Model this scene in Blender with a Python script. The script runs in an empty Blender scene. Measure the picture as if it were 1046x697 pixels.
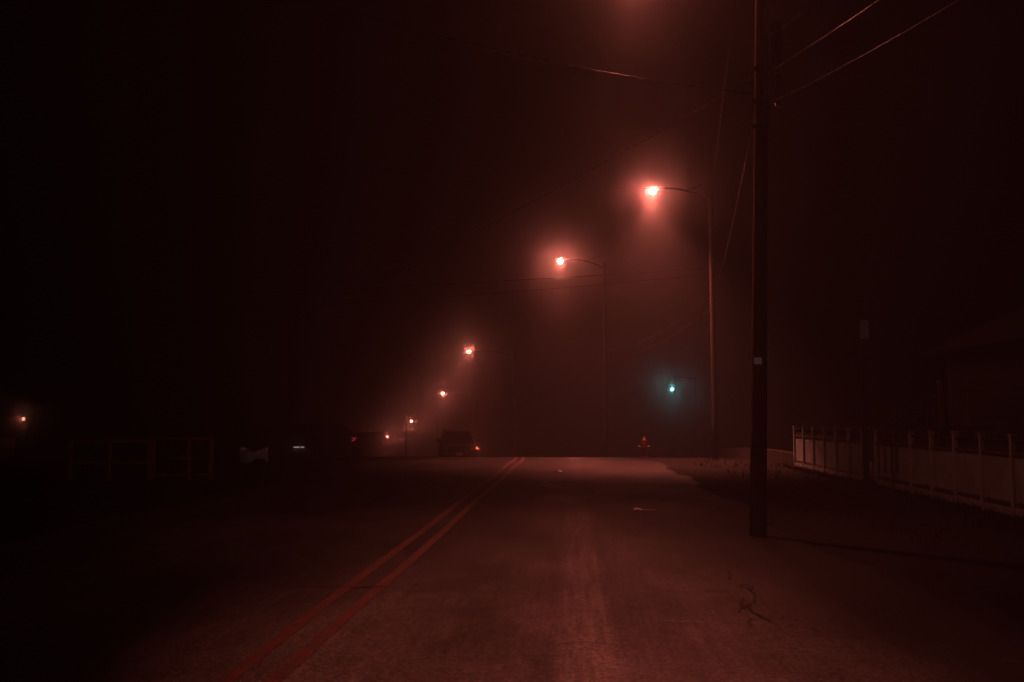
import bpy, bmesh, math, random
from mathutils import Vector, Matrix
random.seed(7)
R = math.radians
sc = bpy.context.scene
col = sc.collection

# ------------------------------------------------------------------ render look
sc.render.engine = 'CYCLES'
sc.view_settings.view_transform = 'Standard'
sc.view_settings.look = 'None'
sc.view_settings.exposure = 0
sc.view_settings.gamma = 1
cy = sc.cycles
cy.max_bounces = 5; cy.diffuse_bounces = 2; cy.glossy_bounces = 2
cy.transmission_bounces = 3; cy.volume_bounces = 0; cy.transparent_max_bounces = 6
cy.sample_clamp_indirect = 2.0
cy.sample_clamp_direct = 0
cy.caustics_reflective = False; cy.caustics_refractive = False
try:
    cy.use_denoising = True
    cy.denoiser = 'OPENIMAGEDENOISE'
except Exception:
    pass

# ------------------------------------------------------------------ camera
H = 1.4
F = 35.0 / 36.0 * 1046
cam_d = bpy.data.cameras.new('camera'); cam = bpy.data.objects.new('camera', cam_d)
col.objects.link(cam); sc.camera = cam
cam_d.lens = 35; cam_d.sensor_width = 36; cam_d.clip_end = 3000; cam_d.clip_start = 0.05
cam.location = (0, 0, H)
cam.rotation_mode = 'XYZ'
cam.rotation_euler = (R(90 + 4.33), 0, math.atan(60 / F))
CM = cam.rotation_euler.to_matrix()

def at(px, py, d):
    """world point seen at photo pixel (px, py), d metres up the road"""
    v = CM @ Vector(((px - 523) / F, -(py - 348.5) / F, -1))
    return Vector((0, 0, H)) + v * (d / v.y)

# ------------------------------------------------------------------ terrain profile
def zg(y):
    if y < 30: return 0.0
    if y < 50: return -0.00212 * (y - 30) ** 2
    if y < 230: return -0.848 - 0.0848 * (y - 50)
    return -0.848 - 0.0848 * 180
def cl(y):                       # x of the yellow centre line
    if y < 30: return -1.6
    if y < 73: return -1.6 - 0.0035 * (y - 30) ** 2
    return -1.6 - 0.0035 * 43 ** 2 - 0.301 * (y - 73)

# ------------------------------------------------------------------ materials
def mat(name, c, rough=0.7, metal=0.0, spec=0.5, var=0.25, scale=8.0, bump=0.0, bscale=40.0, stretch=(1, 1, 1), emit=None, es=0.0, detail=6):
    m = bpy.data.materials.new(name); m.use_nodes = True
    nt = m.node_tree; n = nt.nodes; l = nt.links
    b = n['Principled BSDF']
    b.inputs['Roughness'].default_value = rough
    b.inputs['Metallic'].default_value = metal
    b.inputs['Specular IOR Level'].default_value = spec
    tc = n.new('ShaderNodeTexCoord'); mp = n.new('ShaderNodeMapping'); mp.inputs['Scale'].default_value = stretch
    l.new(tc.outputs['Object'], mp.inputs['Vector'])
    no = n.new('ShaderNodeTexNoise'); no.inputs['Scale'].default_value = scale; no.inputs['Detail'].default_value = detail
    l.new(mp.outputs[0], no.inputs['Vector'])
    cr = n.new('ShaderNodeValToRGB')
    cr.color_ramp.elements[0].position = 0.3; cr.color_ramp.elements[1].position = 0.7
    cr.color_ramp.elements[0].color = (*[x * (1 - var) for x in c], 1)
    cr.color_ramp.elements[1].color = (*[min(1, x * (1 + var)) for x in c], 1)
    l.new(no.outputs['Fac'], cr.inputs['Fac']); l.new(cr.outputs[0], b.inputs['Base Color'])
    if bump:
        n2 = n.new('ShaderNodeTexNoise'); n2.inputs['Scale'].default_value = bscale; n2.inputs['Detail'].default_value = 4
        l.new(mp.outputs[0], n2.inputs['Vector'])
        bp = n.new('ShaderNodeBump'); bp.inputs['Strength'].default_value = bump; bp.inputs['Distance'].default_value = 0.02
        l.new(n2.outputs['Fac'], bp.inputs['Height']); l.new(bp.outputs[0], b.inputs['Normal'])
    if emit:
        b.inputs['Emission Color'].default_value = (*emit, 1); b.inputs['Emission Strength'].default_value = es
    return m

LAMP = (1.0, 0.195, 0.135)
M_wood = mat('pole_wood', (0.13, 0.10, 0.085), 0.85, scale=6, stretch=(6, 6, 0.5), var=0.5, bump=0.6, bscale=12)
M_wood2 = mat('dimmed_pole_wood', (0.022, 0.018, 0.015), 0.9, scale=6, stretch=(6, 6, 0.5), var=0.5, bump=0.6, bscale=12)  # copy of the pole wood, darkened to hold down lamplight on further poles
M_galv = mat('galvanised_steel', (0.03, 0.03, 0.03), 0.6, 0.3, scale=10)
M_dark = mat('dark_metal', (0.012, 0.012, 0.012), 0.8, 0.0, spec=0.2)
M_cable = mat('cable_black', (0.03, 0.03, 0.03), 0.28, spec=0.9, scale=3, var=0.3)
M_wire = mat('bare_aluminium_wire', (0.025, 0.025, 0.025), 0.35, 0.5, scale=2, var=0.4)
M_ceram = mat('insulator_ceramic', (0.30, 0.22, 0.18), 0.25)
M_trans = mat('transformer_paint', (0.20, 0.21, 0.21), 0.5)
M_tag = mat('tag_reflective', (0.75, 0.72, 0.66), 0.4, var=0.08, emit=(0.8, 0.62, 0.55), es=0.022)  # faint emission stands in for light reflected by the tag
M_lens = mat('lamp_lens', (0.9, 0.8, 0.7), 0.3, emit=LAMP, es=1.0)
M_fence = mat('fence_vinyl', (0.62, 0.78, 0.78), 0.6, scale=2.0, var=0.18, bump=0.2, bscale=8)
M_fpost = mat('fence_post_paint', (0.68, 0.82, 0.82), 0.55, scale=3, var=0.2)
M_frail = mat('fence_rail_weathered', (0.16, 0.13, 0.11), 0.75, scale=3, var=0.3)
M_rail = mat('weathered_timber', (0.5, 0.45, 0.38), 0.8, scale=5, stretch=(1, 1, 1), var=0.4)
M_mesh = mat('dark_board', (0.05, 0.045, 0.04), 0.85, scale=4)
M_hyd = mat('hydrant_red', (0.08, 0.007, 0.005), 0.45, var=0.2)
M_sign = mat('sign_back_aluminium', (0.42, 0.45, 0.44), 0.45, 0.35, var=0.1, emit=(0.3, 0.42, 0.40), es=0.004)  # slight emission added to lift the sign plate out of the dark
M_body = mat('car_paint', (0.010, 0.010, 0.012), 0.42, 0.0, spec=0.35, var=0.1)
M_glass = mat('car_glass', (0.010, 0.010, 0.012), 0.08, spec=0.8, var=0.1)
M_tyre = mat('tyre_rubber', (0.02, 0.02, 0.02), 0.85)
M_chrome = mat('chrome_trim', (0.5, 0.5, 0.5), 0.2, 0.9, var=0.1)
M_headl = mat('headlight_glass', (0.35, 0.35, 0.36), 0.12, 0.3, var=0.15)
M_amber = mat('amber_marker', (0.8, 0.25, 0.04), 0.3, emit=(1.0, 0.17, 0.10), es=2.2)
M_plate = mat('plate_white', (0.7, 0.7, 0.68), 0.45, var=0.08, emit=(0.5, 0.5, 0.42), es=0.004)  # small emission makes the plate read pale without any lamp on it
M_stucco = mat('dark_stucco', (0.10, 0.085, 0.075), 0.9, scale=3, bump=0.4, bscale=30)
M_siding = mat('house_siding', (0.05, 0.045, 0.042), 0.8, scale=3, var=0.2)
M_roof = mat('roof_shingle', (0.05, 0.045, 0.045), 0.9, scale=12, var=0.5, bump=0.5, bscale=25)
M_win = mat('dark_window_glass', (0.012, 0.012, 0.014), 0.1, spec=0.7)
M_frame = mat('window_frame_paint', (0.35, 0.32, 0.30), 0.6)
M_tube = mat('white_tube_light', (0.9, 0.9, 0.9), 0.4, emit=(1.0, 0.78, 0.70), es=0.75)
M_neon = mat('red_neon', (0.6, 0.05, 0.05), 0.4, emit=(1.0, 0.06, 0.09), es=0.9)
M_bulb = mat('porch_bulb', (0.9, 0.8, 0.7), 0.4, emit=(1.0, 0.42, 0.28), es=2.5)
M_green = mat('green_signal_lens', (0.1, 0.6, 0.5), 0.3, emit=(0.35, 1.0, 0.92), es=14.0)
M_deadl = mat('unlit_signal_lens', (0.04, 0.015, 0.01), 0.3)
M_housing = mat('signal_housing', (0.035, 0.035, 0.03), 0.6)
M_bin = mat('bin_plastic', (0.05, 0.065, 0.05), 0.6)
M_liner = mat('white_bag_liner', (0.35, 0.35, 0.33), 0.55, scale=14, var=0.25, bump=0.7, bscale=12, emit=(0.42, 0.40, 0.34), es=0.006)  # emission added as fill, brightens the liner with no source there
M_scrap = mat('pale_scrap', (0.92, 0.85, 0.76), 0.35, spec=0.8, scale=20, var=0.25)
M_tar = mat('tar_seal', (0.008, 0.008, 0.008), 0.75, scale=15)
M_scr = mat('scraped_asphalt', (0.20, 0.19, 0.18), 0.6, scale=30, var=0.5)
M_weed = mat('dry_weeds', (0.07, 0.065, 0.035), 0.85, scale=5, var=0.5)
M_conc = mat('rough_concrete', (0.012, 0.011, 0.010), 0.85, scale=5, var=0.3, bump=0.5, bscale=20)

def road_mat():
    m = bpy.data.materials.new('worn_asphalt'); m.use_nodes = True
    nt = m.node_tree; n = nt.nodes; l = nt.links; b = n['Principled BSDF']
    b.inputs['Specular IOR Level'].default_value = 0.3
    tc = n.new('ShaderNodeTexCoord')
    sep = n.new('ShaderNodeSeparateXYZ'); l.new(tc.outputs['Object'], sep.inputs[0])
    def noise(scale, stretch=(1, 1, 1), detail=6, rough=0.6):
        mp = n.new('ShaderNodeMapping'); mp.inputs['Scale'].default_value = stretch
        l.new(tc.outputs['Object'], mp.inputs['Vector'])
        t = n.new('ShaderNodeTexNoise'); t.inputs['Scale'].default_value = scale
        t.inputs['Detail'].default_value = detail; t.inputs['Roughness'].default_value = rough
        l.new(mp.outputs[0], t.inputs['Vector']); return t.outputs['Fac']
    def math_(op, a, b_=None, clamp=False):
        k = n.new('ShaderNodeMath'); k.operation = op; k.use_clamp = clamp
        for i, v in enumerate((a, b_)):
            if v is None: continue
            if isinstance(v, (int, float)): k.inputs[i].default_value = v
            else: l.new(v, k.inputs[i])
        return k.outputs[0]
    def mr(v, a, b_, c, d, smooth=True):
        k = n.new('ShaderNodeMapRange'); k.interpolation_type = 'SMOOTHSTEP' if smooth else 'LINEAR'
        l.new(v, k.inputs[0])
        for i, q in zip((1, 2, 3, 4), (a, b_, c, d)): k.inputs[i].default_value = q
        return k.outputs[0]
    grain = noise(90, detail=3, rough=0.8)
    fine = noise(28, detail=5, rough=0.7)
    blot = noise(1.1, (1, 0.45, 1), 5)
    streak = noise(5.0, (5, 0.14, 1), 5, 0.7)
    # polished wheel path and a second one to the left of it
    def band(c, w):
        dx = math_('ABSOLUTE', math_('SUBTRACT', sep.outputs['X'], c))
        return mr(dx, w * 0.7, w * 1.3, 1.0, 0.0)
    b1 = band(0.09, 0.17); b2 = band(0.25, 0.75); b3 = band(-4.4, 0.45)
    v = mr(blot, 0.3, 0.7, 0.65, 1.25)
    v = math_('MULTIPLY', v, mr(fine, 0.32, 0.68, 0.55, 1.45))
    v = math_('MULTIPLY', v, mr(noise(9, (1, .6, 1), 6, 0.75), 0.3, 0.7, 0.8, 1.2))
    v = math_('MULTIPLY', v, mr(noise(0.45, (1, .3, 1), 3, 0.6), 0.38, 0.62, 0.75, 1.25))
    pits = noise(45, (1, .8, 1), 4, 0.7)
    v = math_('MULTIPLY', v, mr(pits, 0.60, 0.70, 1.0, 0.35))
    v = math_('MULTIPLY', v, mr(grain, 0.3, 0.7, 0.6, 1.4))
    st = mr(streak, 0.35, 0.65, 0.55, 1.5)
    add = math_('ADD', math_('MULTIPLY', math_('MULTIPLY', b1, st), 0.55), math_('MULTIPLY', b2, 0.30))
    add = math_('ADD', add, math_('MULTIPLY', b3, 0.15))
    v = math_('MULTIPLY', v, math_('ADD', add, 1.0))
    v = math_('MULTIPLY', v, mr(streak, 0.3, 0.7, 0.85, 1.15))
    # light falloff painted in: road colour darkens towards the right edge
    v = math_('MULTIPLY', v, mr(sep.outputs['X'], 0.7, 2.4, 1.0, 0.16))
    cc = n.new('ShaderNodeCombineColor')
    for i, k in enumerate((0.060, 0.057, 0.054)): l.new(math_('MULTIPLY', v, k), cc.inputs[i])
    l.new(cc.outputs[0], b.inputs['Base Color'])
    l.new(mr(blot, 0.3, 0.7, 0.50, 0.66), b.inputs['Roughness'])
    bp = n.new('ShaderNodeBump'); bp.inputs['Strength'].default_value = 0.55; bp.inputs['Distance'].default_value = 0.012
    l.new(math_('ADD', grain, math_('MULTIPLY', fine, 0.8)), bp.inputs['Height']); l.new(bp.outputs[0], b.inputs['Normal'])
    return m
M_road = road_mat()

def paint_mat():
    m = mat('yellow_road_paint', (0.13, 0.046, 0.034), 0.6, scale=6, stretch=(3, 0.6, 1), var=0.3, bump=0.3, bscale=60)
    nt = m.node_tree; n = nt.nodes; l = nt.links; b = n['Principled BSDF']
    tc = n.new('ShaderNodeTexCoord'); t = n.new('ShaderNodeTexNoise'); t.inputs['Scale'].default_value = 6.5; t.inputs['Detail'].default_value = 9
    t.inputs['Roughness'].default_value = 0.75
    l.new(tc.outputs['Object'], t.inputs['Vector'])
    r = n.new('ShaderNodeValToRGB'); r.color_ramp.elements[0].position = 0.43; r.color_ramp.elements[1].position = 0.53
    l.new(t.outputs['Fac'], r.inputs['Fac'])
    mx = n.new('ShaderNodeMix'); mx.data_type = 'RGBA'
    src = b.inputs['Base Color'].links[0].from_socket
    l.new(r.outputs[0], mx.inputs[0]); mx.inputs[6].default_value = (0.07, 0.06, 0.055, 1)
    l.new(src, mx.inputs[7])
    # lamp balance put into the paint: dimmed close by, brightened further up the road
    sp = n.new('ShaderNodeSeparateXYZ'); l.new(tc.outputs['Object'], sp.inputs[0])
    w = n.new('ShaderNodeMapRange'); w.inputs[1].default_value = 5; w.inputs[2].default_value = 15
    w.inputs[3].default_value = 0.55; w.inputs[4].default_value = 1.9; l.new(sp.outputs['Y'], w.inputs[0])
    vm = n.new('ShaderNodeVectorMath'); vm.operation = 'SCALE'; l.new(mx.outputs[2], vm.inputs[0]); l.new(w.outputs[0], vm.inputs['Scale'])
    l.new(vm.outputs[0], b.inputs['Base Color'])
    return m
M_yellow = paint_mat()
M_dirt = mat('packed_dirt', (0.022, 0.019, 0.017), 0.95, spec=0.2, scale=1.3, var=0.5, bump=0.8, bscale=14, detail=9)
M_gravel = mat('gravel_shoulder', (0.014, 0.012, 0.011), 0.9, spec=0.25, scale=14, var=0.6, bump=1.0, bscale=35, detail=8)

# ------------------------------------------------------------------ mesh helpers
def box(bm, c, s, rot=None, bev=0.0):
    r = bmesh.ops.create_cube(bm, size=1.0)
    vs = r['verts']
    bmesh.ops.scale(bm, vec=s, verts=vs)
    if bev:
        es = list({e for v in vs for e in v.link_edges})
        rb = bmesh.ops.bevel(bm, geom=es, offset=bev, segments=2, affect='EDGES', profile=0.6)
        vs = list(set(rb['verts']) | {v for v in vs if v.is_valid})
    if rot is not None:
        bmesh.ops.rotate(bm, cent=(0, 0, 0), matrix=rot, verts=vs)
    bmesh.ops.translate(bm, vec=c, verts=vs)
    return vs
def tube(bm, pts, rad, seg=8, cap=True):
    pts = [Vector(p) for p in pts]
    if not hasattr(rad, '__len__'): rad = [rad] * len(pts)
    rings = []
    up0 = None
    for i, p in enumerate(pts):
        t = (pts[min(i + 1, len(pts) - 1)] - pts[max(i - 1, 0)]).normalized()
        if up0 is None:
            up0 = t.orthogonal().normalized()
        a = (up0 - t * up0.dot(t)).normalized(); up0 = a
        b = t.cross(a)
        rings.append([bm.verts.new(p + (a * math.cos(k * 2 * math.pi / seg) + b * math.sin(k * 2 * math.pi / seg)) * rad[i]) for k in range(seg)])
    for r0, r1 in zip(rings, rings[1:]):
        for k in range(seg):
            bm.faces.new((r0[k], r0[(k + 1) % seg], r1[(k + 1) % seg], r1[k]))
    if cap:
        bm.faces.new(rings[0][::-1]); bm.faces.new(rings[-1])
def lathe(bm, prof, seg=16, c=(0, 0, 0), mtx=None):
    c = Vector(c); rings = []
    for r, z in prof:
        ring = []
        for k in range(seg):
            a = k * 2 * math.pi / seg
            v = Vector((r * math.cos(a), r * math.sin(a), z))
            if mtx: v = mtx @ v
            ring.append(bm.verts.new(v + c))
        rings.append(ring)
    for r0, r1 in zip(rings, rings[1:]):
        for k in range(seg):
            bm.faces.new((r0[k], r0[(k + 1) % seg], r1[(k + 1) % seg], r1[k]))
    bm.faces.new(rings[0][::-1]); bm.faces.new(rings[-1])
def prism(bm, poly, x0, x1, inset=0.0):
    """poly: (y,z) points, extruded from x0 to x1"""
    a = [bm.verts.new((x0, y, z)) for y, z in poly]; b = [bm.verts.new((x1, y, z)) for y, z in poly]
    bm.faces.new(a[::-1]); bm.faces.new(b)
    n = len(poly)
    for i in range(n): bm.faces.new((a[i], a[(i + 1) % n], b[(i + 1) % n], b[i]))
def obj(name, bm, m, parent=None, smooth=False, bev=0):
    bmesh.ops.recalc_face_normals(bm, faces=bm.faces)
    me = bpy.data.meshes.new(name); bm.to_mesh(me); bm.free()
    if smooth:
        for p in me.polygons: p.use_smooth = True
    me.materials.append(m)
    o = bpy.data.objects.new(name, me); col.objects.link(o)
    if parent: o.parent = parent
    if bev:
        md = o.modifiers.new('bevel', 'BEVEL'); md.width = bev; md.segments = 2; md.limit_method = 'ANGLE'
    return o
def B(): return bmesh.new()
def tag(o, label, cat, group=None, kind=None):
    o['label'] = label; o['category'] = cat
    if group: o['group'] = group
    if kind: o['kind'] = kind
    return o
def thing(name, label, cat, loc=(0, 0, 0), rz=0, group=None):
    o = bpy.data.objects.new(name, None); col.objects.link(o)
    o.location = loc; o.rotation_euler = (0, 0, rz)
    o.empty_display_size = 0.2
    return tag(o, label, cat, group)
def struct(name, bm, m, **k):
    o = obj(name, bm, m, **k); o['kind'] = 'structure'; return o

# ------------------------------------------------------------------ ground and road
def sheet(xf0, xf1, ys, dz, nx=1, jit=0):
    bm = B(); rows = []
    for y in ys:
        a, b = xf0(y), xf1(y); row = []
        for i in range(nx + 1):
            t = i / nx
            row.append(bm.verts.new((a + (b - a) * t, y, zg(y) + dz)))
        rows.append(row)
    for r0, r1 in zip(rows, rows[1:]):
        for i in range(nx): bm.faces.new((r0[i], r0[i + 1], r1[i + 1], r1[i]))
    return bm
ys = [-120, -60, -30, -10, 0, 10, 20, 28] + [30 + i for i in range(0, 50)] + [80 + 6 * i for i in range(0, 27)] + [260, 400, 900]
struct('ground', sheet(lambda y: -700, lambda y: 700, ys, -0.03, 1), M_dirt)
ysr = [y for y in ys if y <= 236]
def fill(f0, f1, step=0.5):
    out = []; y = f0
    while y < f1: out.append(y); y += step
    return out + [f1]
def redge(y):
    return cl(y) + 4.25 + 0.10 * math.sin(y * 0.9) + 0.06 * math.sin(y * 2.7 + 1) + 0.04 * math.sin(y * 6.1)
yr = fill(-40, 80, 0.4) + fill(82, 236, 3)
struct('gravel_shoulder', sheet(lambda y: cl(y) + 3.6, lambda y: cl(y) + 7.6 + 0.2 * math.sin(y * .8), yr, -0.014, 1), M_gravel)
struct('gravel_lot', sheet(lambda y: cl(y) - 16 + .5 * math.sin(y * .5), lambda y: cl(y) - 4.0, yr, -0.014, 1), M_gravel)
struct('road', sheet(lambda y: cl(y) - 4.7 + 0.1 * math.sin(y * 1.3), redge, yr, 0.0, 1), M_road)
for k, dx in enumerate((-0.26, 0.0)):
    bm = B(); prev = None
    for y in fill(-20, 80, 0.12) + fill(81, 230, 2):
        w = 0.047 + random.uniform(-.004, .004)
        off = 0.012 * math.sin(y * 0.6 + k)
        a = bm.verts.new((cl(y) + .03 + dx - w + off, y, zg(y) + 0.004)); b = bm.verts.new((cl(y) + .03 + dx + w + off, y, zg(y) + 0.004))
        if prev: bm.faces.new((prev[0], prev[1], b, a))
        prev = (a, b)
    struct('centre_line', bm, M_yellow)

def strip(name, pts, w, m, dz):
    bm = B(); prev = None
    P = [Vector((p[0], p[1], 0)) for p in pts]
    Q = []
    for a, b in zip(P, P[1:]):
        n_ = max(2, int((b - a).length / 0.04))
        for i in range(n_): Q.append(a.lerp(b, i / n_))
    Q.append(P[-1])
    for i, p in enumerate(Q):
        t = (Q[min(i + 1, len(Q) - 1)] - Q[max(i - 1, 0)]).normalized(); nrm = Vector((-t.y, t.x, 0))
        ww = w * random.uniform(0.45, 1.4) * min(1, 0.3 + min(i, len(Q) - 1 - i) * 0.3)
        j = nrm * random.uniform(-w, w) * 0.8
        a = bm.verts.new(p + j + nrm * ww + Vector((0, 0, zg(p.y) + dz))); b = bm.verts.new(p + j - nrm * ww + Vector((0, 0, zg(p.y) + dz)))
        if prev: bm.faces.new((prev[0], prev[1], b, a))
        prev = (a, b)
    return struct(name, bm, m)
def gp(px, py):                     # point on the flat road under a pixel
    v = CM @ Vector(((px - 523) / F, -(py - 348.5) / F, -1))
    p = Vector((0, 0, H)) + v * (-H / v.z); return (p.x, p.y)
strip('road_crack', [gp(285, 599), gp(330, 600), gp(365, 601), gp(400, 599)], 0.011, M_tar, 0.008)
strip('road_crack', [gp(742, 583), gp(747, 586), gp(745, 592), gp(750, 594)], 0.008, M_tar, 0.008)
strip('road_crack', [gp(757, 600), gp(764, 602), gp(770, 607), gp(772, 614), gp(766, 619), gp(758, 621), gp(755, 627)], 0.009, M_tar, 0.008)
strip('road_crack', [gp(764, 618), gp(768, 626), gp(779, 632), gp(790, 637)], 0.010, M_tar, 0.012)
strip('road_crack', [gp(753, 601), gp(761, 598), gp(769, 600), gp(766, 605)], 0.007, M_tar, 0.012)
strip('road_crack', [gp(752, 616), gp(762, 614), gp(775, 616)], 0.006, M_tar, 0.016)
strip('road_crack', [gp(760, 611), gp(757, 618), gp(763, 625)], 0.006, M_tar, 0.020)
strip('road_crack', [gp(772, 632), gp(764, 637), gp(770, 641)], 0.006, M_tar, 0.016)
strip('road_crack', [gp(700, 564), gp(712, 566)], 0.008, M_tar, 0.008)
strip('road_crack', [gp(560, 660), gp(600, 657), gp(640, 661)], 0.004, M_tar, 0.008)
strip('road_crack', [gp(640, 600), gp(700, 606), gp(750, 604)], 0.004, M_tar, 0.008)
strip('road_scrape', [gp(668, 634), gp(690, 635), gp(719, 636)], 0.006, M_scr, 0.004)
strip('road_scrape', [gp(545, 599), gp(556, 599)], 0.006, M_scr, 0.004)
strip('road_scrape', [gp(598, 628), gp(618, 629)], 0.005, M_scr, 0.004)

# scraps of litter on the road
def scrap(px, py, size, label, tail=None):
    x, y = gp(px, py)
    t = thing('litter_scrap', label, 'litter', (x, y, 0.0))
    bm = B()
    n_ = 5; g = []
    for i in range(n_):
        g.append([bm.verts.new(((i / 4 - .5) * size * 1.4 + random.uniform(-1, 1) * size * .1, (j / 4 - .5) * size * 1.3, 0.008 + max(0, 1 - ((i / 2 - 1) ** 2 + (j / 2 - 1) ** 2) * .5) * size * .45 + random.random() * size * 0.12)) for j in range(n_)])
    for i in range(n_ - 1):
        for j in range(n_ - 1): bm.faces.new((g[i][j], g[i + 1][j], g[i + 1][j + 1], g[i][j + 1]))
    obj('paper', bm, M_scrap, t)
    if tail:
        bm = B(); tube(bm, [(tail * .12, 0, .012), (tail * .5, .03, .014), (tail, .0, .012)], 0.006, 5)
        obj('strip', bm, M_scrap, t)
scrap(555, 498, 0.115, 'small pale crumpled scrap on the road just right of the double yellow line')
scrap(571, 483, 0.11, 'farthest pale scrap near the road crest with a thin strip trailing to its left', -0.35)
scrap(651, 522, 0.075, 'nearest pale scrap in mid lane with a thin strip trailing to its right', 0.27)

# ------------------------------------------------------------------ utility poles with street lamps
def light(name, kind, loc, power, color, parent=None, radius=0.08, rot=None, size=None, blend=0.5):
    d = bpy.data.lights.new(name, kind); d.energy = power; d.color = color
    d.shadow_soft_size = radius
    if kind == 'SPOT': d.spot_size = R(size); d.spot_blend = blend
    o = bpy.data.objects.new(name, d); col.objects.link(o); o.location = loc
    if rot: o.rotation_euler = rot
    if parent: o.parent = parent
    return o

POWER = 700.0
LENS = 330.0
def pole(label, base, lamp, height, r0=0.15, lean=(0, 0), power=1.0, lit=True, crossarm=True, extras=None, glow=1.0, cone=95, aim=None, big=1.0, wood=None):
    """base: x,y on the ground; lamp: world position of the lamp head (None = no lamp)"""
    z0 = zg(base[1])
    t = thing('utility_pole', label, 'utility pole', (base[0], base[1], z0 - 0.03), 0, 'wooden utility poles carrying street lamps along the right side')
    top = Vector((lean[0], lean[1], height))
    ax = lambda z: top * (z / height)
    bm = B()
    tube(bm, [ax(height * i / 8) for i in range(9)], [r0 * (1 - 0.32 * i / 8) for i in range(9)], 14)
    obj('shaft', bm, wood or M_wood, t, smooth=True)
    if crossarm:
        bm = B(); c = ax(height - 0.45) + Vector((0, -0.16, 0))
        box(bm, c, (2.2, 0.10, 0.12), bev=0.008)
        ca = obj('crossarm', bm, M_wood, t)
        for dx in (-1.0, -0.45, 0.45, 1.0):
            bm = B(); lathe(bm, [(.012, 0), (.012, .08), (.05, .09), (.055, .13), (.03, .14), (.045, .17), (.02, .20)], 10, c + Vector((dx, 0, .06)))
            obj('insulator', bm, M_ceram, ca, smooth=True)
        bm = B()
        tube(bm, [c + Vector((-.6, .06, -.03)), ax(height - 1.15) + Vector((0, -.12, 0))], 0.014, 6)
        tube(bm, [c + Vector((.6, .06, -.03)), ax(height - 1.15) + Vector((0, -.12, 0))], 0.014, 6)
        obj('crossarm_brace', bm, M_galv, t)
    if lamp is not None:
        L = Vector(lamp) - Vector((base[0], base[1], z0 - 0.03))
        za = L.z - 0.10
        s = ax(za)
        d = (L - s); d.z = 0; ln = d.length; d.normalize()
        e = L - d * 0.30 + Vector((0, 0, .05))
        bm = B()
        P = [s + d * 0.08 + Vector((0, 0, -0.30))]
        for i in range(1, 9):
            u = i / 8; q = P[0].lerp(e, u); q.z = P[0].z + (e.z - P[0].z) * (1 - (1 - u) ** 2.2); P.append(q)
        tube(bm, P, 0.03, 8)
        tube(bm, [s + d * .08 + Vector((0, 0, .35)), P[4]], 0.012, 6)
        obj('lamp_arm', bm, M_galv, t, smooth=True)
        # cobra head
        hd = bpy.data.objects.new('lamp_head_mount', None)
        bpy.data.objects.remove(hd)
        ang = math.atan2(d.y, d.x)
        mt = Matrix.Rotation(ang, 3, 'Z')
        bm = B()
        prof = [(-.34, .045, .04), (-.24, .06, .05), (-.10, .11, .07), (.06, .15, .085), (.22, .14, .075), (.32, .09, .045), (.36, .03, .02)]
        rings = []
        for x, w, h in prof:
            ring = []
            for k in range(12):
                a = k * math.pi / 6
                zz = math.sin(a) * h
                if zz < 0: zz *= 0.35
                ring.append(bm.verts.new(mt @ Vector((x, math.cos(a) * w, zz + .035)) + L))
            rings.append(ring)
        for q0, q1 in zip(rings, rings[1:]):
            for k in range(12): bm.faces.new((q0[k], q0[(k + 1) % 12], q1[(k + 1) % 12], q1[k]))
        bm.faces.new(rings[0][::-1]); bm.faces.new(rings[-1])
        head = obj('lamp_head', bm, M_trans, t, smooth=True)
        bm = B()
        sph = bmesh.ops.create_uvsphere(bm, u_segments=16, v_segments=10, radius=1)
        bmesh.ops.scale(bm, vec=(.12 * big, .10 * big, .095 * big), verts=sph['verts'])
        bmesh.ops.rotate(bm, cent=(0, 0, 0), matrix=mt, verts=sph['verts'])
        bmesh.ops.translate(bm, vec=L + mt @ Vector((.08, 0, -.05 * big)), verts=sph['verts'])
        lm = M_lens.copy(); lm.node_tree.nodes['Principled BSDF'].inputs['Emission Strength'].default_value = LENS * glow / big ** 2
        obj('lens', bm, lm, head, smooth=True)
        if lit:
            light('lamp_light', 'SPOT', L + mt @ Vector((.08, 0, -.20)), POWER * power, LAMP, t, 0.07, (Vector((-0.3, -1.2, -9)) if aim is None else (Vector(aim) - Vector(lamp))).to_track_quat('-Z', 'Y').to_euler(), cone, 1.0)
    if extras: extras(t, ax)
    return t, ax

def p0_extras(t, ax):
    bm = B()                                      # cable riser up the shaft
    tube(bm, [ax(z) + Vector((.085 - 0.004 * z, -.045, 0)) for z in (0.0, 2, 4, 6.1)], 0.022, 8)
    obj('cable_riser', bm, M_dark, t, smooth=True)
    bm = B(); c = ax(2.08) + Vector((-.03, -.155, 0))
    box(bm, c, (.085, .012, .075), bev=.003)
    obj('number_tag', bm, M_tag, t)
    # splice cases and coiled cable high up
    bm = B(); lathe(bm, [(.03, -.28), (.07, -.25), (.07, .25), (.03, .28)], 12, ax(5.95) + Vector((.19, -.03, 0)))
    obj('splice_case', bm, M_dark, t, smooth=True)
    bm = B()
    for k in range(3):
        P = [ax(5.35) + Vector((.17 + .02 * k, -.10, 0)) + Vector((0.02 * math.cos(a * math.pi / 8), 0.16 * math.cos(a * math.pi / 8), 0.20 * math.sin(a * math.pi / 8))) for a in range(17)]
        tube(bm, P, 0.009, 6, cap=False)
    obj('cable_coil', bm, M_cable, t, smooth=True)
    for z in (4.9, 5.2, 5.6):
        bm = B()
        box(bm, ax(z) + Vector((.0, -.15, 0)), (.16, .03, .05), bev=.004)
        lathe(bm, [(.01, -.03), (.035, -.02), (.035, .02), (.01, .03)], 10, ax(z) + Vector((-.09, -.15, 0)))
        obj('cable_bracket', bm, M_galv, t)

def on(px, py, d): return at(px, py, d)
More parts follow.
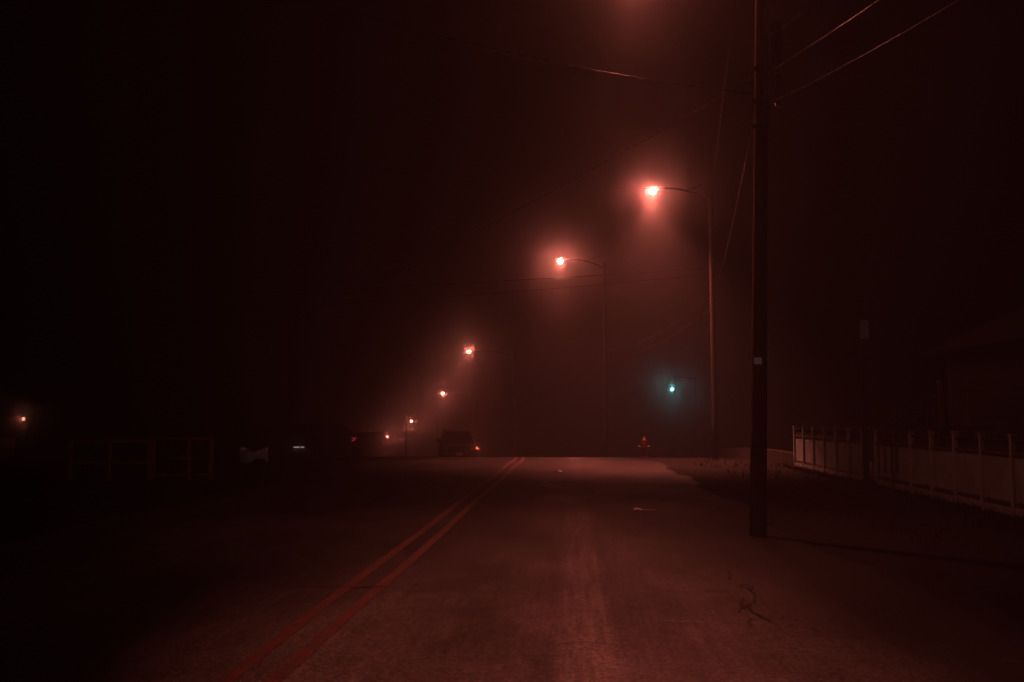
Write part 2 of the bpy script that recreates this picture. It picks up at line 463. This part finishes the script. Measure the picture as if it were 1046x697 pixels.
# positions read from the photo, then fixed as places along the road
b0 = on(773, 544, 12); b0top = on(777, 0, 12)
lean0 = ((b0top.x - b0.x) / (b0top.z) * 9.9, 0.0)
P0, ax0 = pole('nearest thick wooden pole with small pale number tag and cable coils, lamp above the frame',
               (b0.x, 12), on(655, -48, 13.5), 9.9, 0.085, lean=lean0, power=1.0, cone=74, extras=p0_extras, glow=1.0)
p1 = on(728.5, 300, 34); P1, ax1 = pole('slim wooden pole with the highest visible red street lamp',
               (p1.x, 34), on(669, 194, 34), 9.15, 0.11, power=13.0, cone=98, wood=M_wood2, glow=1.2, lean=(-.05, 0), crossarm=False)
p2 = on(618, 330, 50); P2, ax2 = pole('pole in the fog right of the second highest red lamp, crossed by wires',
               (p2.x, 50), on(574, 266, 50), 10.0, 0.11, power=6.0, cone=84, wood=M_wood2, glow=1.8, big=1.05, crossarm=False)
p3 = on(526, 400, 80); P3, ax3 = pole('faint pole in the fog carrying the middle red street lamp',
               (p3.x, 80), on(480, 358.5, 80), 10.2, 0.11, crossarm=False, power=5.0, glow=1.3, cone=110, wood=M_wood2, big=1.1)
far = []
for (px, py, d, ph, lab) in ((453, 401.5, 108, 9.8, 'faint distant pole carrying the fourth highest red lamp'),
                        (421, 430, 140, 9.8, 'very distant pole whose small lamp glows just right of the thin signpost'),
                        (396, 446, 175, 10.0, 'farthest pole with the lowest small red lamp beside the dark shed')):
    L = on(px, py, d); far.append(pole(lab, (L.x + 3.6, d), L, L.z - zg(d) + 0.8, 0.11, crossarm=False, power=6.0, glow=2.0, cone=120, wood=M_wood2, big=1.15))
# unseen pole behind the camera; narrow forward-tilted spot added to light the near road
PB, axb = pole('unseen wooden pole behind the viewpoint, with an added narrow spot lighting the nearest stretch of road', (4.4, -9.0), (1.3, -8.5, 8.8), 9.9, 0.13, crossarm=False, power=36.0, cone=20.5, glow=0.02, aim=(0.3, 6.4, 0))

# ------------------------------------------------------------------ overhead wires
def wire(name, a, b, sag, r, m, label, cat='cable', twist=0.0, seg=40, group='overhead wires'):
    a = Vector(a); b = Vector(b); P = []
    n_ = seg
    for i in range(n_ + 1):
        u = i / n_; p = a.lerp(b, u); p.z -= sag * 4 * u * (1 - u); P.append(p)
    bm = B()
    if twist:
        L = (b - a).length; N = int(L / twist * 8); d = (b - a).normalized(); s = d.cross(Vector((0, 0, 1))).normalized(); w = s.cross(d)
        for ph in (0, math.pi):
            Q = []
            for i in range(N + 1):
                u = i / N; p = a.lerp(b, u); p.z -= sag * 4 * u * (1 - u)
                an = u * L / twist * 2 * math.pi + ph
                Q.append(p + (s * math.cos(an) + w * math.sin(an)) * r * 1.0)
            tube(bm, Q, r, 6)
    else:
        tube(bm, P, r, 6)
    o = obj(name, bm, m, None, smooth=True); tag(o, label, cat, group); return o
W = lambda t, ax, z, dx=0, dy=0: Vector(t.location) + ax(z) + Vector((dx, dy, 0))
# near pole to the pole behind the camera (upper right of the picture)
wire('comm_cable', W(P0, ax0, 5.2, .12, -.1), (5.6, -6.0, 5.2), 0.65, 0.009, M_cable, 'lower of the two cables rising to the top right corner')
wire('comm_cable', W(P0, ax0, 5.6, .12, -.1), (5.5, -6.0, 5.85), 0.65, 0.008, M_cable, 'upper of the two cables rising to the top right corner')
wire('service_cable', W(P0, ax0, 6.0, .05, -.1), (6.5, 6, 8.6), 0.35, 0.008, M_cable, 'short faint cable climbing right from the near pole')
wire('power_wire', W(P0, ax0, 9.7), W(PB, axb, 9.7), .3, 0.007, M_wire, 'bare wire over the viewpoint behind the near pole')
# twisted service drops from near pole across the road to the left
wire('service_drop', W(P0, ax0, 5.5, -.1, -.12), (-14, 37, 4.3), 0.55, 0.004, M_wire, 'twisted cable running down left from the near pole, glinting', twist=0.35)
wire('service_drop', W(P0, ax0, 5.3, -.1, -.12), (-7, 11, 7.9), 0.42, 0.004, M_wire, 'twisted cable leaving the near pole toward the upper left, glinting', twist=0.35)
# pole to pole runs
wire('comm_cable', W(P0, ax0, 5.3, 0, .1), W(P1, ax1, 5.4), .25, 0.012, M_cable, 'cable running from the near pole to the pole behind it')
wire('power_wire', W(P0, ax0, 9.5), W(P1, ax1, 8.95), .12, 0.008, M_wire, 'wire rising from the top of the slim lamp pole')
wire('comm_cable', W(P1, ax1, 5.5), W(P2, ax2, 5.4), .3, 0.012, M_wire, 'upper low cable between the two foggy lamp poles', twist=.4)
wire('comm_cable', W(P1, ax1, 5.15), W(P2, ax2, 5.0), .35, 0.012, M_wire, 'lower low cable between the two foggy lamp poles', twist=.4)
wire('comm_cable', W(P2, ax2, 5.5), W(P3, ax3, 5.8), .4, 0.012, M_wire, 'low cable beyond the second foggy lamp pole')
pl = at(498, 286, 52); pr = at(668, 277, 52); dd = (pl - pr)
wire('power_wire', pr - dd * .35, pl + dd * 1.5, .10, 0.022, M_dark, 'dark wire crossing the road just under the second highest lamp')
wire('power_wire', pr - dd * .35 - Vector((0, 0, .32)), pl + dd * 1.5 - Vector((0, 0, .9)), .15, 0.014, M_dark, 'second dark wire crossing lower under the second highest lamp')
# ------------------------------------------------------------------ picket-post panel fence (right)
FX = 6.22
def fence(y0, y1, label, n_):
    t = thing('panel_fence', label, 'fence', (FX, y0, 0), 0)
    step = (y1 - y0) / n_
    for i in range(n_ + 1):
        y = i * step
        bm = B(); hgt = 1.14 + random.uniform(-.02, .03)
        box(bm, (0, y, hgt / 2 - .02), (.075, .075, hgt), bev=.006)
        box(bm, (0, y, hgt - .005), (.095, .095, .02), bev=.004)
        obj('post', bm, M_fpost, t)
        if i == n_: break
        # boards of one panel
        bm = B(); nb = 9; a = y + .04; w = (step - .08) / nb
        for k in range(nb):
            box(bm, (.012 + random.uniform(-.002, .002), a + (k + .5) * w, .52 + random.uniform(-.004, .004)), (.018, w - .006, .66), bev=.003)
        obj('panel', bm, M_fence, t)
        bm = B(); box(bm, (0, y + step / 2, .872), (.05, step - .079, .045), bev=.004)
        obj('top_rail', bm, M_frail, t)
        bm = B(); box(bm, (.03, y + step / 2, .98), (.02, step - .079, .14), bev=.003)
        box(bm, (-.004, y + step / 2, 1.06), (.03, step - .079, .022), bev=.003)
        obj('upper_board', bm, M_mesh, t)
        bm = B(); box(bm, (0, y + step / 2, .155), (.04, step - .079, .03), bev=.003)
        obj('bottom_rail', bm, M_frail, t)
        bm = B(); box(bm, (-.006, y + step / 2, .065 + random.uniform(-.008, .008)), (.03, step - .079, .11), rot=Matrix.Rotation(R(random.uniform(-.6, .6)), 3, 'X'), bev=.004)
        obj('kick_board', bm, M_fpost, t)
fence(21.75, 28.25, 'far run of white board fence left of the dark signpost', 6)
fence(12.4, 20.85, 'near run of white board fence right of the dark signpost', 8)

# sign post in the gap
t = thing('sign_post', 'tall dark wooden signpost in the fence gap with narrow grey sign', 'sign', (FX - .08, 21.3, 0))
bm = B(); box(bm, (0, 0, 1.62), (.11, .11, 3.28), bev=.008); obj('post', bm, M_mesh, t)
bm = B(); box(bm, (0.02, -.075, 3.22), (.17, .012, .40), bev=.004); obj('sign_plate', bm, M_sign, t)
for z in (3.08, 3.36):
    bm = B(); lathe(bm, [(.0, 0), (.014, .001), (.014, .012), (.006, .016)], 8, (0.02, -.082, z), Matrix.Rotation(R(90), 3, 'X'))
    obj('bolt', bm, M_galv, t)

# weeds at the foot of the fence and shoulder
def weeds(name, spots, hmin, hmax, label):
    bm = B()
    for (x, y) in spots:
        for k in range(random.randint(4, 9)):
            a = random.uniform(0, 6.28); h = random.uniform(hmin, hmax); lean = random.uniform(.1, .7) * h; w = random.uniform(.003, .007)
            bx, by = x + random.uniform(-.05, .05), y + random.uniform(-.05, .05); z = zg(by) - .02
            dx, dy = math.cos(a), math.sin(a)
            v = [bm.verts.new((bx - dy * w, by + dx * w, z)), bm.verts.new((bx + dy * w, by - dx * w, z)),
                 bm.verts.new((bx + dx * lean * .4 + dy * w * .7, by + dy * lean * .4 - dx * w * .7, z + h * .6)), bm.verts.new((bx + dx * lean * .4 - dy * w * .7, by + dy * lean * .4 + dx * w * .7, z + h * .6)),
                 bm.verts.new((bx + dx * lean, by + dy * lean, z + h))]
            bm.faces.new((v[0], v[1], v[2], v[3])); bm.faces.new((v[3], v[2], v[4]))
    o = obj(name, bm, M_weed); tag(o, label, 'weeds', kind='stuff')
sp = [(FX - .12 + random.gauss(0, .12) - .1, random.uniform(11, 29)) for _ in range(420)]
sp += [(random.uniform(3.6, 6.0), random.uniform(5, 34)) for _ in range(260)]
weeds('weeds', sp, .04, .16, 'dry weeds along the foot of the fence and shoulder')
sp = [(random.uniform(-17, -7.5), random.uniform(12, 40)) for _ in range(500)]
weeds('dry_grass', sp, .04, .14, 'dry grass scattered over the dark lot on the left')

# low concrete bank beyond the fence
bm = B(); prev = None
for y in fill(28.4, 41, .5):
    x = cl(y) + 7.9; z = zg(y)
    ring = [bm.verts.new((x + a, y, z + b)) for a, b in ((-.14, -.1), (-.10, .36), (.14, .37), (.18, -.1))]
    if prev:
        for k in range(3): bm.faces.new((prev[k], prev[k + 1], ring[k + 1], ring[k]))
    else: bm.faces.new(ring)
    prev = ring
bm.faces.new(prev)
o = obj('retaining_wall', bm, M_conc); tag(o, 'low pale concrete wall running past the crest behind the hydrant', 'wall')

# ------------------------------------------------------------------ hydrant
hb = on(658, 466, 36.5)
t = thing('fire_hydrant', 'small red fire hydrant on the right shoulder at the crest', 'hydrant', (hb.x, 36.5, zg(36.5)))
bm = B(); lathe(bm, [(.17, 0), (.17, .03), (.11, .04), (.105, .10), (.10, .48), (.14, .49), (.14, .53), (.12, .54)], 18)
obj('barrel', bm, M_hyd, t, smooth=False, bev=.004)
bm = B(); lathe(bm, [(.125, .541), (.12, .60), (.09, .67), (.05, .71), (.03, .72), (.03, .78), (.02, .79)], 18); obj('bonnet', bm, M_hyd, t, smooth=True)
for s, r_, ax_ in ((-1, .05, 'Y'), (1, .05, 'Y'), (-1, .065, 'X')):
    bm = B(); m3 = Matrix.Rotation(R(90 * s), 3, ax_)
    if ax_ == 'X': m3 = Matrix.Rotation(R(90), 3, 'X')
    lathe(bm, [(r_, .08), (r_, .15), (r_ + .012, .155), (r_ + .012, .19), (.02, .20), (.02, .22)], 12, (0, 0, .38), m3)
    obj('outlet_cap', bm, M_hyd, t)

# ------------------------------------------------------------------ traffic signal
g = on(687, 398, 74)
t = thing('traffic_light', 'traffic signal glowing green in the fog right of the road', 'traffic light', (g.x + 1.8, 75.0, zg(75)))
gz = g.z - zg(75)
bm = B(); tube(bm, [(0, 0, 0), (0, 0, gz + .9)], [.10, .07], 12); tube(bm, [(0, 0, gz + .75), (-1.0, -.2, gz + .95), (-1.8, -.35, gz + .95)], .045, 8)
obj('mast', bm, M_galv, t, smooth=True)
gx = -1.8; gy = -.62
bm = B(); box(bm, (gx, gy + .12, gz + .36), (.32, .2, 1.05), bev=.03)
box(bm, (gx, gy + .24, gz + .36), (.55, .012, 1.3), bev=.004)
hs = obj('signal_housing', bm, M_housing, t)
for k, m in enumerate((M_green, M_deadl, M_deadl)):
    z = gz + .02 + .34 * k
    bm = B(); lathe(bm, [(.105, 0), (.09, .02), (.05, .035), (.01, .04)], 16, (gx, gy + .015, z), Matrix.Rotation(R(90), 3, 'X'))
    l_ = obj('lens', bm, m, hs, smooth=True)
    bm = B()
    for j in range(9):
        a0 = R(-20 + j * 24.4); a1 = R(-20 + (j + 1) * 24.4)
        v = [bm.verts.new((gx + .125 * math.cos(a), y_, z + .125 * math.sin(a))) for a, y_ in ((a0, gy + .02), (a1, gy + .02), (a1, gy - .16), (a0, gy - .16))]
        bm.faces.new(v)
    obj('visor', bm, M_housing, hs)
light('green_glow', 'POINT', (gx, gy - .2, gz + .02), 24, (.16, .88, 1.0), t, 0.07)

# ------------------------------------------------------------------ parked truck-like SUV, front towards us
def suv():
    cpos = on(467, 460, 52)
    t = thing('parked_suv', 'dark boxy SUV facing us past the crest with one amber marker lit', 'car', (cpos.x, 52.0, zg(52) + .0), R(9))
    # local: front at -y, length 4.6
    W_ = .94
    bm = B()
    lower = [(-2.30, .42), (-2.34, .62), (-2.30, .92), (-2.18, 1.02), (-1.05, 1.12), (-.95, 1.13), (2.20, 1.14), (2.28, .95), (2.30, .45), (2.1, .34)]
    # wheel arches
    arch = lambda c: [(c + .46 * math.cos(a), .36 + .44 * math.sin(a)) for a in [R(x) for x in range(0, 181, 20)]]
    poly = lower + arch(1.40) + arch(-1.42)
    poly = poly[:]
    prism(bm, poly, -W_, W_)
    for v in bm.verts:                                  # tumblehome and tapered nose
        if v.co.z > .9: v.co.x *= .955
        if v.co.y < -2.1: v.co.x *= .93
    bmesh.ops.triangulate(bm, faces=[f for f in bm.faces if len(f.verts) > 4])
    obj('body', bm, M_body, t)
    bm = B()                                             # greenhouse
    a = [(-.86, -1.0, 1.115), (.86, -1.0, 1.115), (.86, 2.18, 1.135), (-.86, 2.18, 1.135)]
    b = [(-.70, -.38, 1.70), (.70, -.38, 1.70), (.72, 1.98, 1.72), (-.72, 1.98, 1.72)]
    va = [bm.verts.new(p) for p in a]; vb = [bm.verts.new(p) for p in b]
    for i in range(4): bm.faces.new((va[i], va[(i + 1) % 4], vb[(i + 1) % 4], vb[i]))
    bm.faces.new(vb); bm.faces.new(va[::-1])
    cab = obj('cabin', bm, M_body, t, bev=.04)
    def quad(name, P, m, par, th=.012):
        P = [Vector(p) for p in P]; nn = (P[1] - P[0]).cross(P[2] - P[0]).normalized()
        bm = B(); f = [bm.verts.new(p + nn * th) for p in P]; g_ = [bm.verts.new(p - nn * th * .3) for p in P]
        bm.faces.new(f); bm.faces.new(g_[::-1])
        for i in range(4): bm.faces.new((g_[i], g_[(i + 1) % 4], f[(i + 1) % 4], f[i]))
        return obj(name, bm, m, par)
    quad('windshield', [(-.77, -.93, 1.18), (.77, -.93, 1.18), (.66, -.45, 1.635), (-.66, -.45, 1.635)], M_glass, t)
    for s in (-1, 1):
        for (y0, y1) in ((-.55, .45), (.53, 1.25), (1.33, 1.95)):
            yt0 = y0 + .32 if y0 < -.5 else y0
            P = [(s * .838, y0, 1.20), (s * .838, y1, 1.20), (s * .728, y1, 1.63), (s * .728, yt0, 1.63)]
            if s < 0: P = P[::-1]
            quad('side_window', P, M_glass, t)
        # headlights, mirrors, wheels
        bm = B(); box(bm, (s * .70, -2.325, .80), (.30, .06, .19), bev=.02); obj('headlight', bm, M_headl, t)
        bm = B(); box(bm, (s * 1.02, -.70, 1.20), (.20, .10, .17), bev=.03); box(bm, (s * .92, -.68, 1.15), (.1, .05, .05)); obj('mirror', bm, M_body, t)
        bm = B(); tube(bm, [(s * .62, -.25, 1.765), (s * .62, 1.9, 1.785)], .018, 6)
        for y_ in (-.2, .8, 1.85): box(bm, (s * .62, y_, 1.74), (.03, .06, .05))
        obj('roof_rail', bm, M_chrome, t)
        for y_ in (-1.42, 1.40):
            bm = B(); m3 = Matrix.Rotation(R(90), 3, 'Y')
            lathe(bm, [(.25, -.11), (.35, -.11), (.37, -.08), (.37, .08), (.35, .11), (.25, .11)], 24, (s * .82, y_, .37), m3)
            w = obj('wheel', bm, M_tyre, t, smooth=False)
            bm = B(); lathe(bm, [(.06, -.07), (.24, -.09), (.245, .09), (.06, .07)], 20, (s * .835, y_, .37), m3)
            obj('rim', bm, M_galv, w)
    bm = B(); box(bm, (0, -2.335, .80), (.98, .05, .20), bev=.01); obj('grille', bm, M_dark, t)
    bm = B()
    for k in range(5): box(bm, (0, -2.366, .73 + .035 * k), (.94, .012, .010))
    obj('grille_bar', bm, M_chrome, t)
    bm = B(); box(bm, (0, -2.37, .53), (1.76, .14, .20), bev=.03); obj('bumper', bm, M_mesh, t)
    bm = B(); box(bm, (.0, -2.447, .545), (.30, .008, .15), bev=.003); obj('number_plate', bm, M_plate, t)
    bm = B(); box(bm, (.885, -2.19, .84), (.07, .14, .12), bev=.02); obj('amber_marker', bm, M_amber, t)
    bm = B(); box(bm, (.36, -2.372, .70), (.09, .02, .07), bev=.01); obj('fog_lamp', bm, M_headl, t)
    light('amber_glow', 'POINT', (.93, -2.36, .84), 4, (1.0, .13, .06), t, .04)
suv()

# thin sign post left of the SUV
p = on(415, 440, 50)
t = thing('thin_post', 'thin dark signpost left of the SUV against the glowing fog', 'sign post', (p.x, 50, zg(50)))
tp = on(415, 424, 50).z - zg(50)
bm = B(); tube(bm, [(0, 0, 0), (-.03, 0, tp)], .035, 8); obj('post', bm, M_dark, t, smooth=True)
bm = B(); box(bm, (-.03, .045, tp - .14), (.035, .32, .26), bev=.003); obj('sign_plate', bm, M_dark, t)

# ------------------------------------------------------------------ buildings (left)
def window(par, c, w, h, axis='x', m=M_win):
    bm = B(); fr = .05
    for a, b, sw, sh in ((0, h / 2, w + fr, fr), (0, -h / 2, w + fr, fr), (-w / 2, 0, fr, h), (w / 2, 0, fr, h), (0, 0, .03, h)):
        box(bm, (c[0] + a, c[1] - .02, c[2] + b), (sw, .05, sh))
    f = obj('window', bm, M_frame, par)
    bm = B(); box(bm, (c[0], c[1], c[2]), (w, .012, h)); obj('pane', bm, m, f)

# low shed with a red neon sign
x0 = on(338, 455, 70).x; x1 = on(390, 455, 78).x; zb = zg(76)
ztop = on(365, 445, 70).z
t = thing('low_shop', 'low dark flat roofed shop left of the SUV with small red sign', 'building', (x1, 70, zb))
w = x1 - x0; hh = ztop - zb
bm = B(); box(bm, (-w / 2, 4, hh / 2), (w, 8, hh), bev=.02); obj('wall', bm, M_stucco, t)
bm = B(); box(bm, (-w / 2, 4, hh + .05), (w + .12, 8.12, .12), bev=.02); obj('roof', bm, M_roof, t)
bm = B(); box(bm, (-w * .22, -.02, 1.1), (.95, .05, 2.1), bev=.01); dr = obj('door', bm, M_dark, t)
bm = B(); lathe(bm, [(.03, 0), (.035, .02), (.02, .05)], 10, (-w * .22 + .38, -.045, 1.1), Matrix.Rotation(R(90), 3, 'X')); obj('handle', bm, M_galv, dr)
window(t, (-w * .72, -.03, hh * .45), 1.2, 1.0)
s = on(361, 449, 69.8); sx = s.x - x1; sz = s.z - zb
bm = B(); box(bm, (sx, -.03, sz), (.52, .03, .36), bev=.01); ns = obj('neon_sign', bm, M_dark, t)
bm = B()
tube(bm, [(sx - .19, -.07, sz - .10), (sx - .19, -.07, sz + .10), (sx - .02, -.07, sz + .10), (sx - .02, -.07, sz - .08), (sx - .16, -.07, sz - .10)], .02, 6)
tube(bm, [(sx + .06, -.07, sz - .10), (sx + .08, -.07, sz + .11), (sx + .2, -.07, sz + .09)], .02, 6)
obj('neon_tube', bm, M_neon, ns)

# longer building with a lit white strip
x0 = on(236, 455, 62).x; x1 = on(334, 455, 62).x; zb = zg(68); ztop = on(300, 446, 62).z
t = thing('long_building', 'long low dark building on the left with one small white light', 'building', (x1, 62, zb))
w = x1 - x0; hh = ztop - zb
bm = B(); box(bm, (-w / 2, 3.5, hh / 2), (w, 7, hh), bev=.02); obj('wall', bm, M_stucco, t)
bm = B(); prism(bm, [(-.35, hh), (3.5, hh + .7), (7.35, hh)], -w - .3, .3); obj('roof', bm, M_roof, t)
s = on(305, 457, 61.9); sx = s.x - x1; sz = s.z - zb
bm = B(); box(bm, (sx, -.06, sz + .07), (.9, .10, .06), bev=.01); tl = obj('strip_light', bm, M_frame, t)
bm = B(); box(bm, (sx - .13, -.09, sz), (.36, .05, .05), bev=.01); box(bm, (sx + .24, -.09, sz), (.24, .04, .04), bev=.01); obj('tube', bm, M_tube, tl)
for k in (.2, .75): window(t, (-w * k, -.03, hh * .45), 1.3, .9)

# house at the far left with a porch lamp
hx = on(27, 430, 60).x; zb = zg(64)
t = thing('left_house', 'dark house at the far left edge with a lit porch lamp', 'house', (hx, 60, zb))
bm = B(); box(bm, (-5, 4, 1.7), (10, 8, 3.4), bev=.02); obj('wall', bm, M_siding, t)
bm = B(); v = [(-.5, 3.4), (4, 5.0), (8.5, 3.4)]; prism(bm, v, -10.4, .25); obj('roof', bm, M_roof, t)
s = on(22.5, 428, 59.6); sx = s.x - hx; sz = s.z - zb
bm = B(); box(bm, (sx, -.10, sz + .14), (.24, .2, .05), bev=.01); box(bm, (sx, -.03, sz + .02), (.14, .05, .28), bev=.01); pl_ = obj('porch_lamp', bm, M_dark, t)
bm = B(); lathe(bm, [(.03, -.11), (.08, -.08), (.085, .06), (.03, .10)], 12, (sx, -.24, sz)); obj('bulb', bm, M_bulb, pl_, smooth=True)
light('porch_light', 'POINT', (sx, -.55, sz - .05), 5, LAMP, t, .08)
bm = B(); box(bm, (sx - 1.1, -.03, 1.05), (1.0, .05, 2.05), bev=.01); obj('door', bm, M_rail, t)
window(t, (sx - 3.2, -.03, 1.6), 1.3, 1.1)
bm = B(); box(bm, (sx + .1, -.16, sz - .56), (.3, .2, .06), bev=.01); obj('ledge', bm, M_frame, t)

# house behind the fence (right): gable roof and porch posts
t = thing('right_house', 'dark house behind the white fence with a sloping porch roof', 'house', (9.0, 17.0, 0))
bm = B(); box(bm, (3.4, 4, 1.5), (6, 9, 3.0), bev=.02)
for k in range(14): box(bm, (.39, 4, .2 + k * .2), (.02, 8.9, .012))
obj('wall', bm, M_siding, t)
bm = B()
vs = [(-.1, -1.0, 2.95), (6.9, -1.0, 2.95), (6.9, 9, 2.95), (-.1, 9, 2.95), (3.4, -1.0, 4.6), (3.4, 9, 4.6)]
V = [bm.verts.new(p) for p in vs]
for f in ((0, 1, 4), (3, 5, 2), (0, 4, 5, 3), (1, 2, 5, 4), (0, 3, 2, 1)): bm.faces.new([V[i] for i in f])
obj('roof', bm, M_roof, t)
window_bm = B()
for a, b, sw, sh in ((0, .5, 1.1, .06), (0, -.5, 1.1, .06), (-.5, 0, .06, 1.0), (.5, 0, .06, 1.0), (0, 0, .03, 1.0)):
    box(window_bm, (.37, 3 + a, 1.6 + b), (.06, sw, sh))
f = obj('window', window_bm, M_frame, t)
bm = B(); box(bm, (.385, 3, 1.6), (.02, 1.0, 1.0)); obj('pane', bm, M_win, f)
# stair rail sloping up with posts, just behind the fence
a = on(884, 440, 19.5); b = on(960, 402, 19.5); c = on(960, 388, 19.5); e = on(990, 400, 19.5)
t2 = thing('stair_railing', 'faint wooden stair railing sloping up behind the fence', 'railing', (a.x, 19.5, 0))
O = Vector((a.x, 19.5, 0))
bm = B(); tube(bm, [a - O, b - O], .022, 6); obj('handrail', bm, M_frail, t2)
bm = B()
for k in range(1, 12):
    q = (a - O).lerp(b - O, k / 12); box(bm, (q.x, 0, q.z / 2 + .15), (.022, .022, q.z - .34))
obj('baluster', bm, M_mesh, t2)
for q, hgt in ((c - O, c.z), (e - O, e.z)):
    bm = B(); box(bm, (q.x, 0, hgt / 2), (.08, .08, hgt), bev=.006); obj('post', bm, M_frail, t2)
bm = B(); box(bm, ((c.x + e.x) / 2 - O.x, .05, 1.18), ((e.x - c.x) + .6, .9, .06)); obj('landing', bm, M_mesh, t2)

# ------------------------------------------------------------------ left: rail frame, rail fence, bin
gy_ = 22.0
xa = on(156, 480, gy_).x; xb = on(215, 480, gy_).x
t = thing('yard_gate', 'faint square timber gate frame standing left of the bin', 'gate', (xa, gy_, 0))
w = xb - xa
for x_ in (0.0, w * .63, w):
    bm = B(); box(bm, (x_, 0, .45), (.075, .075, .92), bev=.006); obj('post', bm, M_rail, t)
bm = B(); box(bm, (w / 2, -.045, .90), (w + .08, .03, .07), bev=.004); obj('top_rail', bm, M_rail, t)
bm = B(); box(bm, (w * .64, -.045, .47), (w * .72, .025, .05), bev=.004); obj('middle_rail', bm, M_rail, t)
bm = B(); box(bm, (w / 2, -.045, .10), (w, .025, .05), bev=.004); obj('bottom_rail', bm, M_rail, t)
bm = B()
for k in range(14): box(bm, (w * (k + .5) / 14, .03, .48), (.05, .012, .74))
obj('slat_panel', bm, M_mesh, t)
xc = on(70, 480, gy_).x
t = thing('rail_fence', 'faint low timber rail fence at the left of the gate frame', 'fence', (xc, gy_ + .05, 0))
w = xa - xc - .12
for k in range(3):
    bm = B(); box(bm, (w * k / 2, 0, .42), (.08, .08, .88), bev=.006); obj('post', bm, M_rail, t)
for z, nm in ((.84, 'top_rail'), (.36, 'bottom_rail')):
    bm = B(); box(bm, (w / 2, -.055, z), (w, .025, .07), bev=.004); obj(nm, bm, M_rail, t)
bm = B()
for k in range(16): box(bm, (w * (k + .5) / 16, .055, .45), (.05, .012, .70))
obj('slat_panel', bm, M_mesh, t)

bp_ = on(259, 495, 20)
t = thing('trash_bin', 'dark trash bin on the left lot with a pale bag liner over its rim', 'trash bin', (bp_.x, 20, 0))
bm = B(); lathe(bm, [(.19, 0), (.20, .02), (.245, .66), (.26, .67), (.26, .71)], 20); obj('body', bm, M_bin, t, smooth=False)
bm = B(); seg = 28; rings = []
for j, (r_, z) in enumerate(((.20, .60), (.24, .72), (.27, .735), (.275, .66), (.28, .56))):
    rings.append([bm.verts.new((r_ * (1 + .05 * math.sin(5 * a + j)) * math.cos(a), r_ * (1 + .05 * math.cos(7 * a)) * math.sin(a), z + (.05 * math.cos(2 * a) if 0 < j < 3 else 0) - (.05 * (1 + math.sin(3 * a + 1)) if j > 3 else 0))) for a in [k * 2 * math.pi / seg for k in range(seg)]])
for q0, q1 in zip(rings, rings[1:]):
    for k in range(seg): bm.faces.new((q0[k], q0[(k + 1) % seg], q1[(k + 1) % seg], q1[k]))
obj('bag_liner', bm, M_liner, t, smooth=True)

# ------------------------------------------------------------------ night sky and fog
wd = bpy.data.worlds.new('World'); sc.world = wd; wd.use_nodes = True
nt = wd.node_tree; n = nt.nodes; l = nt.links
bg = n['Background']
sky = n.new('ShaderNodeTexSky'); sky.sky_type = 'NISHITA'; sky.sun_disc = False
sky.sun_elevation = R(-8); sky.sun_rotation = R(200)
l.new(sky.outputs[0], bg.inputs[0]); bg.inputs[1].default_value = 0.002
def scat(dens, g):
    v = n.new('ShaderNodeVolumeScatter')
    v.inputs['Color'].default_value = (0.95, 0.95, 0.95, 1)
    v.inputs['Density'].default_value = dens
    v.inputs['Anisotropy'].default_value = g
    return v.outputs[0]
def add(a, b):
    k = n.new('ShaderNodeAddShader'); l.new(a, k.inputs[0]); l.new(b, k.inputs[1]); return k.outputs[0]
fv = add(add(scat(0.0020, 0.2), scat(0.0024, 0.75)), scat(0.0095, 0.983))
l.new(fv, n['World Output'].inputs['Volume'])
